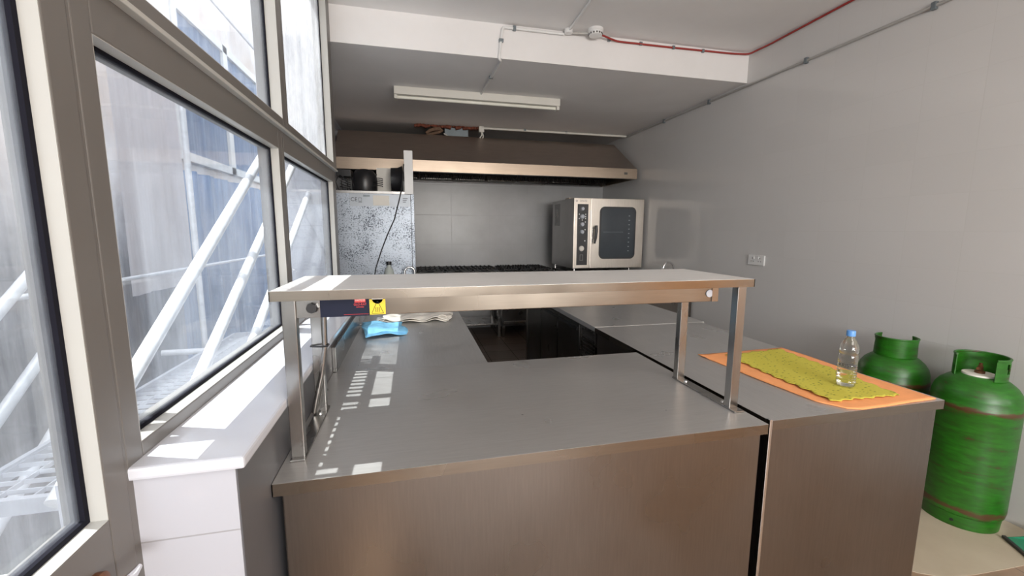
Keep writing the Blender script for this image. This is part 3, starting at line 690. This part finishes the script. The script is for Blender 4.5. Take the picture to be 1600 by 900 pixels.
# ------------------------------------------------------------------ cooking line
def cooker(label, x0, x1, base):
    t = thing('gas_range', label, 'cooker', ((x0 + x1) / 2, 6.2, 0))
    MB().box((x0, 5.86, .86), (x1, 6.52, .965), .004).build('burner_box', M['dark'] , t)
    gm = MB(); n = 3
    w = (x1 - x0 - .04) / n
    for i in range(n):
        for r_ in (0, 1):
            a, b = x0 + .02 + i * w, 5.90 + r_ * .31
            m = MB()
            for q in range(2): m.box((a + .005, b + q * .285, .985), (a + w - .005, b + q * .285 + .012, 1.0)); m.box((a + .005 + q * (w - .022), b, .985), (a + .017 + q * (w - .022), b + .297, 1.0))
            for q in range(5): m.box((a + w * (.15 + .175 * q), b, .985), (a + w * (.15 + .175 * q) + .012, b + .12, 1.012)); m.box((a + w * (.15 + .175 * q), b + .18, .985), (a + w * (.15 + .175 * q) + .012, b + .297, 1.012))
            for q in (.02, w - .035):
                for s_ in (.01, .275): m.box((a + q, b + s_, .963), (a + q + .012, b + s_ + .012, .99))
            m.build('pan_support', M['iron'], t)
            MB().lathe([(0, 0), (.05, 0), (.05, .02), (.035, .028), (0, .028)], (a + w / 2, b + .15, .963), 18).build('burner', M['iron'], t, smooth=True)
    for i in range(6): MB().lathe([(0, -.03), (.018, -.03), (.022, -.004), (.022, 0), (0, 0)], (x0 + .1 + i * (x1 - x0 - .2) / 5, 5.86, .92), 14, 'y').build('knob', M['black'], t, smooth=True)
    if base:
        MB().box((x0 + .01, 5.88, .17), (x1 - .01, 6.5, .86), .003).build('cabinet_body', M['dark'], t)
        MB().box((x0 + .02, 5.862, .20), (x1 - .02, 5.88, .235), .003).build('rail', M['post'], t)
    else:
        MB().box((x0 + .02, 5.89, .185), (x1 - .02, 6.48, .205), .003).build('undershelf', M['post'], t)
    for (a, b) in ((x0 + .025, 5.89), (x1 - .025, 5.89), (x0 + .025, 6.48), (x1 - .025, 6.48)):
        MB().box((a - .018, b - .018, 0), (a + .018, b + .018, .86 if not base else .17), .002).build('leg', M['post'], t)
cooker('black-topped gas range with open undershelf on the left under the hood', .04, 1.235, False)
cooker('black-topped gas range with closed dark base in the middle under the hood', 1.245, 2.02, True)
ws = thing('oven_stand', 'open stainless stand under the convection oven', 'stand', (2.56, 5.6, 0))
MB().box((2.06, 5.19, .97), (3.06, 6.05, 1.0), .003).build('shelf', M['post'], ws)
for (a, b) in ((2.09, 5.22), (3.03, 5.22), (2.09, 6.02), (3.03, 6.02)): MB().box((a - .02, b - .02, 0), (a + .02, b + .02, .97), .002).build('leg', M['post'], ws)
MB().box((2.08, 5.21, .3), (3.04, 6.03, .32), .003).build('shelf', M['post'], ws)

# ------------------------------------------------------------------ oven
ov = thing('convection_oven', 'large stainless convection oven with dark glass door on its stand', 'oven', (2.56, 5.62, 1.0))
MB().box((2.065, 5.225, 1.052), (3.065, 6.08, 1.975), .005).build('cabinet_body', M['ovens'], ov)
MB().box((2.060, 5.20, 1.062), (2.288, 5.225, 1.972), .003).build('control_column', M['oven'], ov)
MB().box((2.105, 5.196, 1.100), (2.255, 5.2005, 1.895), .001).build('control_panel', M['black'], ov)
for z_, s_ in ((1.835, 1), (1.735, 1.25), (1.635, 1.15), (1.535, 1.15)):
    MB().lathe([(0, -.022), (.020 * s_, -.022), (.024 * s_, -.004), (.026 * s_, 0), (0, 0)], (2.172, 5.196, z_), 20, 'y').build('control_knob', M['knobw'], ov, smooth=True)
MB().lathe([(0, -.012), (.030, -.012), (.036, 0), (0, 0)], (2.172, 5.196, 1.320), 22, 'y').build('dial', M['sticker'], ov, smooth=True)
m = MB(); frame4(m, 'y', 5.193, 5.197, 2.150, 2.195, 1.16, 1.24, .006, 0); m.build('switch', M['dark'], ov)
m = MB()
for (a, b) in ((2.13, 1.765), (2.13, 1.71), (2.218, 1.765), (2.218, 1.735), (2.218, 1.71), (2.172, 1.690), (2.215, 1.665), (2.215, 1.565), (2.215, 1.42)):
    m.lathe([(0, -.003), (.0075, -.003), (.0075, 0), (0, 0)], (a, 5.196, b), 10, 'y')
m.build('indicator_mark', M['white'], ov)
text('ZANUSSI', .034, M['dark'], ov, (2.185, 5.199, 1.935), sx=.75)
m = MB(); m.lathe([(.008, -.001), (.013, -.001), (.013, 0), (.008, 0)], (2.092, 5.1995, 1.935), 14, 'y'); m.build('round_emblem', M['dark'], ov)
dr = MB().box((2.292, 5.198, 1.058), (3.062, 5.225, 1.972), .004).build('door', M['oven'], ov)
def rrect(x0, x1, z0, z1, r, n=7):
    P = []
    for cx, cz, a in ((x1 - r, z1 - r, 0), (x0 + r, z1 - r, 90), (x0 + r, z0 + r, 180), (x1 - r, z0 + r, 270)):
        for k in range(n + 1):
            t_ = math.radians(a + 90 * k / n); P.append((cx + r * math.cos(t_), cz + r * math.sin(t_)))
    return P
MB().prism(rrect(2.418, 2.945, 1.178, 1.868, .07), 'y', 5.1935, 5.199).build('window_seal', M['black'], dr)
MB().prism(rrect(2.438, 2.925, 1.198, 1.848, .055), 'y', 5.1915, 5.1937).build('glass', M['glassdark'], dr)
m = MB()
for k in range(9): m.box((2.835, 5.1905, 1.28 + k * .058), (2.855, 5.1914, 1.292 + k * .058))
m.box((2.47, 5.1905, 1.535), (2.76, 5.1912, 1.538)); m.build('rack_glints', plain('rack steel', (.20, .23, .25), .3), dr)
m = MB().tube([(2.352, 5.15, 1.62), (2.352, 5.145, 1.55), (2.345, 5.145, 1.46), (2.335, 5.15, 1.385)], [.018, .02, .02, .012], 10); m.tube([(2.352, 5.20, 1.59), (2.352, 5.15, 1.59)], .014, 8); m.build('door_handle', M['black'], dr, smooth=True)
MB().box((2.31, 5.185, 1.40), (2.328, 5.20, 1.60), .002).build('latch_plate', M['post'], dr)
for (a, b) in ((2.10, 5.26), (2.90, 5.26), (2.10, 6.02), (2.98, 6.02)): MB().lathe([(0, 0), (.018, 0), (.018, .052), (0, .052)], (a, b, 1.0), 12).build('foot', M['post'], ov)
MB().box((2.12, 5.55, 1.975), (2.45, 5.70, 2.0), .003).build('vent_cover', M['lip'], ov)
MB().box((2.0645, 5.75, 1.62), (2.0655, 5.98, 1.93)).build('side_plate', M['dark'], ov)

# ------------------------------------------------------------------ ceiling fittings
fl = thing('strip_light', 'long cream fluorescent batten fitting on the lower ceiling', 'ceiling light', (.75, 4.5, CL))
MB().box((-.130, 4.42, CL - .075), (1.565, 4.56, CL - .0005), .006).build('housing', M['paint'], fl)
MB().tube([(-.10, 4.49, CL - .085), (1.535, 4.49, CL - .085)], .016, 14).build('tube', plain('lamp tube', (.80, .79, .70), .3), fl, smooth=True)
for a in (-.130, 1.535): MB().box((a, 4.44, CL - .11), (a + .03, 4.54, CL - .06), .004).build('end_cap', M['paint'], fl)
sd = thing('smoke_detector', 'round white smoke detector on the upper ceiling where the red cable starts', 'smoke detector', (1.515, 3.45, CH))
MB().lathe([(0, 0), (.062, 0), (.062, -.018), (.058, -.022), (.055, -.026), (.057, -.03), (.052, -.05), (.03, -.058), (0, -.058)], (1.515, 3.45, CH), 36).build('body', M['white'], sd, smooth=True)
m = MB()
for k in range(14):
    a = 2 * PI * k / 14; m.box((1.515 + .052 * math.cos(a) - .006, 3.45 + .052 * math.sin(a) - .006, CH - .046), (1.515 + .052 * math.cos(a) + .006, 3.45 + .052 * math.sin(a) + .006, CH - .034))
m.build('vents', M['dark'], sd)
def pipe(name, label, pts, r, mat, clips=(), cat='conduit'):
    t = thing(name, label, cat, pts[0])
    P = [Vector(p) for p in pts]; Q = [P[0]]
    for k in range(1, len(P) - 1):    # round the corners
        a = (P[k - 1] - P[k]).normalized(); b = (P[k + 1] - P[k]).normalized(); e = min(.03, (P[k - 1] - P[k]).length / 2, (P[k + 1] - P[k]).length / 2)
        Q += [P[k] + a * e, P[k] + (a + b) * e * .3, P[k] + b * e]
    Q.append(P[-1])
    MB().tube(Q, r, 10).build('pipe', mat, t, smooth=True)
    for (c, s_) in clips: MB().box([c[i] - s_[i] for i in range(3)], [c[i] + s_[i] for i in range(3)], .002).build('clip', M['foil'] if r < .02 else mat, t)
    return t
g1 = plain('dull conduit', (.42, .41, .39), .45, .2)
pipe('conduit', 'grey conduit running along the top of the right-hand tiled wall', [(XR - .012, -2.5, 2.885), (XR - .012, 5.80, 2.905)], .010, g1,
     [((XR - .013, y_, 2.885 + .0024 * (y_ + 2.5)), (.012, .013, .022)) for y_ in (2.07, 2.92, 4.05, 4.87)])
pipe('conduit', 'white conduit across the lower ceiling just in front of the hood', [(.985, 5.82, CL - .018), (XR - .03, 5.80, CL - .018)], .015, M['paint'],
     [((x_, 5.81, CL - .014), (.016, .014, .0135)) for x_ in (1.55, 2.15, 2.85)])
jb = thing('junction_box', 'small white junction box beside the duct with white cables hanging', 'junction box', (.95, 5.82, CL))
MB().box((.915, 5.79, CL - .075), (.983, 5.85, CL - .001), .004).build('box', M['paint'], jb)
m = MB(); m.tube([(.95, 5.82, CL - .07), (.955, 5.82, CL - .11), (.92, 5.83, CL - .16), (.86, 5.84, CL - .185)], .008, 8); m.tube([(.96, 5.82, CL - .07), (.975, 5.82, CL - .12), (.965, 5.83, CL - .17)], .009, 8)
m.tube([(.45, 5.85, CL - .11), (.55, 5.85, CL - .16), (.68, 5.85, CL - .165), (.76, 5.85, CL - .15)], .006, 8); m.build('cable', M['paint'], jb, smooth=True)
pipe('conduit', 'white conduit bent down over the beam face to the strip light', [(1.275, 3.545 - .012, CH - .028), (.765, 3.545 - .010, CH - .028), (.752, 3.545 - .010, CH - .04), (.722, 3.535, CL - .012), (.745, 3.56, CL - .012), (.722, 4.43, CL - .012)], .011, M['white'],
     [((.85, 3.535, CH - .028), (.012, .012, .018)), ((.741, 3.535, 3.06), (.018, .012, .012)), ((.735, 3.95, CL - .012), (.018, .012, .011))])
j2 = MB().lathe([(0, 0), (.034, 0), (.034, -.028), (.03, -.032), (0, -.032)], (1.300, 3.505, CH - .0005), 24).build('junction_box', M['white'], smooth=True); tag(j2, 'round white conduit box at the top of the beam', 'junction box')
pipe('conduit', 'straight white conduit on the upper ceiling coming towards the camera', [(1.300, 3.48, CH - .012), (1.290, 3.0, CH - .012), (1.27, 1.6, CH - .012)], .011, M['white'])
pipe('conduit', 'short grey conduit between the round box and the smoke detector', [(1.330, 3.52, CH - .02), (1.46, 3.49, CH - .02)], .010, g1)
rc = pipe('cable', 'red alarm cable clipped along the beam and the right wall corner', [(1.575, 3.47, CH - .028), (1.75, 3.535, CH - .035), (2.3, 3.54, CH - .03), (2.9, 3.54, CH - .022), (3.07, 3.52, CH - .02), (3.085, 3.3, CH - .02), (3.085, 2.6, CH - .012), (3.08, 1.2, CH - .012)], .008, M['redcable'],
     [((x_, 3.54, CH - .028), (.012, .009, .014)) for x_ in (1.68, 1.98, 2.3, 2.6)], 'cable')
so = thing('wall_socket', 'white double socket on the right-hand tiled wall above the counter', 'socket', (XR, 3.26, 1.29))
MB().box((XR - .012, 3.165, 1.243), (XR - .0005, 3.352, 1.335), .003).build('plate', M['white'], so)
for c_ in (3.215, 3.30):
    m = MB(); m.box((XR - .0130, c_ - .004, 1.300), (XR - .0118, c_ + .004, 1.312)); m.box((XR - .0130, c_ - .018, 1.275), (XR - .0118, c_ - .008, 1.281)); m.box((XR - .0130, c_ + .008, 1.275), (XR - .0118, c_ + .018, 1.281)); m.build('pin_slots', M['dark'], so)
for c_ in (3.232, 3.285): MB().box((XR - .017, c_ - .008, 1.30), (XR - .012, c_ + .008, 1.322), .002).build('switch', M['white'], so)

# ------------------------------------------------------------------ outside: scaffold, sheeting, courtyard
sc = thing('scaffold', 'sunlit galvanised scaffold with diagonal braces and mesh walkway outside the windows', 'scaffold', (-1.0, 2.0, -2.0))
def tb_(a, b, r=.021):
    MB().tube([a, b], r, 14).build('brace', M['tubew'], sc, smooth=True)
def ext(a, b, t0, t1):
    a, b = Vector(a), Vector(b); return tuple(a + (b - a) * t0), tuple(a + (b - a) * t1)
tb_(*ext((-.75, 1.304, 1.150), (-.75, 2.576, 1.970), -.22, 1.30))
tb_(*ext((-.75, 1.630, 1.010), (-.75, 2.680, 1.690), -.35, 1.5))
tb_(*ext((-.75, 2.154, 1.008), (-.75, 2.676, 1.320), -.7, 3.0))
for z_ in (1.386, 1.049, .718): tb_((-1.5, 2.33, z_ + .17), (-1.5, .75, z_ - 1.07))
tb_((-1.5, 2.36, -1.6), (-1.5, 2.36, 4.5))
for (y_, z0_, z1_) in ((1.165, -1.6, 4.5), (3.72, -1.6, 4.5)): tb_((-.80, y_, z0_), (-.80, y_, z1_))
for y_ in (3.72, ): tb_((-1.62, y_, -1.6), (-1.62, y_, 4.5))
for (y_, z_) in ((1.165, .70), (3.3, .70), (1.165, 2.75), (2.35, 2.72)): tb_((-1.7, y_, z_), (-.72, y_, z_), .02)
for z_ in (1.26, 3.5): tb_((-1.62, -.5, z_), (-1.62, 6.5, z_), .012)
def grating(x0, x1, y0, y1, z, step=.05, t=.006):
    m = MB(); n = int((y1 - y0) / step)
    for k in range(n + 1): m.box((x0, y0 + k * step - t / 2, z - .015), (x1, y0 + k * step + t / 2, z + .0))
    k = x0
    while k <= x1 + 1e-6: m.box((k - t / 2, y0, z - .015), (k + t / 2, y1, z)); k += .10
    m.box((x0 - .02, y0, z - .04), (x0, y1, z + .01)); m.box((x1, y0, z - .04), (x1 + .02, y1, z + .01)); m.box((x0, y0 - .02, z - .04), (x1, y0, z + .01)); m.box((x0, y1, z - .04), (x1, y1 + .02, z + .01))
    return m.build('walkway', M['deck'], sc)
grating(-1.35, -.86, 1.48, 3.6, .74, .06, .004)
grating(-1.45, -.86, .5, 1.60, .05, .06, .006)
m = MB()
for k in range(34): m.box((-.975, 1.0 + k * .042, 3.60), (-.86, 1.0 + k * .042 + .017, 3.62))
m.box((-.985, .98, 3.59), (-.975, 2.45, 3.64)); m.box((-.86, .98, 3.59), (-.83, 2.45, 3.64)); m.box((-.98, 1.86, 3.6), (-.72, 1.90, 3.64)); m.box((-.98, 2.10, 3.6), (-.72, 2.10, 3.64))
m.build('upper_deck', M['deck'], sc)

def sheet(name, label, x, y0, y1, z0, z1, mat, amp=.03, n=26, tilt=0):
    o = MB().grid(lambda u, v: Vector((x + amp * math.sin(u * n) + amp * .6 * math.sin(u * n * 2.3 + 3 * v) + tilt * v, y0 + (y1 - y0) * u, z0 + (z1 - z0) * v)), 120, 8).build(name, mat, smooth=True)
    return tag(o, label, 'sheeting')
sheet('hanging_sheet', 'pale white sheeting hanging outside, left part of the big window', -1.75, 3.15, 3.9, 1.12, 2.62, M['sheet_white'], .012, 14)
sheet('hanging_sheet', 'blue sheeting hanging outside behind the diagonal braces', -2.05, 4.35, 7.6, -.2, 2.10, M['sheet_blue'], .03, 60)
sheet('hanging_sheet', 'long white sheeting seen through the upper far window', -1.30, 4.3, 7.6, 2.35, 5.2, M['sheet_white'], .04, 30)
struct(MB().box((-2.7, -5, -2.2), (-2.5, 14, 7)).build('wall_yard', M['yard'], keep=True))
struct(MB().box((-2.5, 10.5, -2.2), (-1.0, 10.6, 7)).build('wall_yard_end', M['sheet_white'], keep=True))
struct(MB().box((-2.7, -5, -2.2), (-.68, 14, -2.1)).build('floor_yard', plain('yard concrete', (.35, .34, .33), .9), keep=True))
struct(MB().box((-.72, -5, -2.2), (-.60, 3.5, -.05)).build('wall_under', M['yard'], keep=True))
def farwin(label, y0, y1, z0, z1, n):
    t = thing('far_window', label, 'window', (-2.5, (y0 + y1) / 2, z0))
    m = MB(); frame4(m, 'x', -2.52, -2.44, y0, y1, z0, z1, .10, .004)
    for k in range(1, n): yy = y0 + (y1 - y0) * k / n; m.box((-2.52, yy - .07, z0), (-2.44, yy + .07, z1), .003)
    m.build('frame', M['wfar'], t)
    MB().grid(lambda u, v: Vector((-2.478 + .008 * math.sin(u * 90), y0 + .08 + (y1 - y0 - .16) * u, z0 + .08 + (z1 - z0 - .16) * v)), 160, 2).build('curtain', M['farglass'], t, smooth=True)
farwin('cream-framed window with blue curtains in the wall across the yard', 5.45, 9.9, 2.32, 4.05, 3)

# ------------------------------------------------------------------ light
W = bpy.data.worlds.new('sky'); S.world = W; W.use_nodes = True; nt = W.node_tree; bg = nt.nodes['Background']
sk = nt.nodes.new('ShaderNodeTexSky'); sk.sky_type = 'NISHITA'; sk.sun_disc = False; sk.sun_elevation = math.radians(70); sk.sun_rotation = math.radians(200)
hs = nt.nodes.new('ShaderNodeHueSaturation'); hs.inputs['Saturation'].default_value = .35; nt.links.new(sk.outputs[0], hs.inputs['Color']); nt.links.new(hs.outputs[0], bg.inputs[0]); bg.inputs[1].default_value = .92
def lamp(name, typ, loc, energy, col=(1, 1, 1), **k):
    L = bpy.data.lights.new(name, typ); L.energy = energy; L.color = col
    for a, v in k.items(): setattr(L, a, v)
    o = bpy.data.objects.new(name, L); COL.objects.link(o); o.location = loc; return o
sun = lamp('sun', 'SUN', (-5, 0, 10), 15, (1, .97, .92), angle=math.radians(.15))
sun.rotation_euler = Vector((.24, -.08, -1)).to_track_quat('-Z', 'Y').to_euler()
a = lamp('ceiling_fill', 'AREA', (1.4, -1.4, CH - .05), 50, (1, .93, .85), shape='RECTANGLE', size=1.8, size_y=1.2)  # unseen fill added behind the camera to brighten the room
b = lamp('rear_fill', 'AREA', (1.15, YR - .2, 1.9), 230, (1, .96, .92), shape='RECTANGLE', size=2.6, size_y=1.1); b.rotation_euler = (math.radians(116), 0, 0)  # added fill outside the rear opening, tilted up to brighten the ceilings

# ------------------------------------------------------------------ camera
F, yaw, pitch, roll = 656.8, .23319, .135856, -.004539
cy, sy, cp, sp = math.cos(yaw), math.sin(yaw), math.cos(pitch), math.sin(pitch)
f_ = Vector((sy * cp, cy * cp, -sp)); r_ = Vector((cy, -sy, 0)); d_ = f_.cross(r_)
r2 = math.cos(roll) * r_ + math.sin(roll) * d_; d2 = -math.sin(roll) * r_ + math.cos(roll) * d_
cam = bpy.data.cameras.new('camera'); co = bpy.data.objects.new('camera', cam); COL.objects.link(co)
mw = Matrix((r2, -d2, -f_)).transposed().to_4x4(); mw.translation = (0, 0, 1.55); co.matrix_world = mw
cam.sensor_width = 36; cam.lens = 36 * F / 1600; cam.clip_start = .02
S.camera = co
S.view_settings.view_transform = 'Standard'; S.view_settings.look = 'None'; S.view_settings.exposure = 0.0; S.view_settings.gamma = 1.07
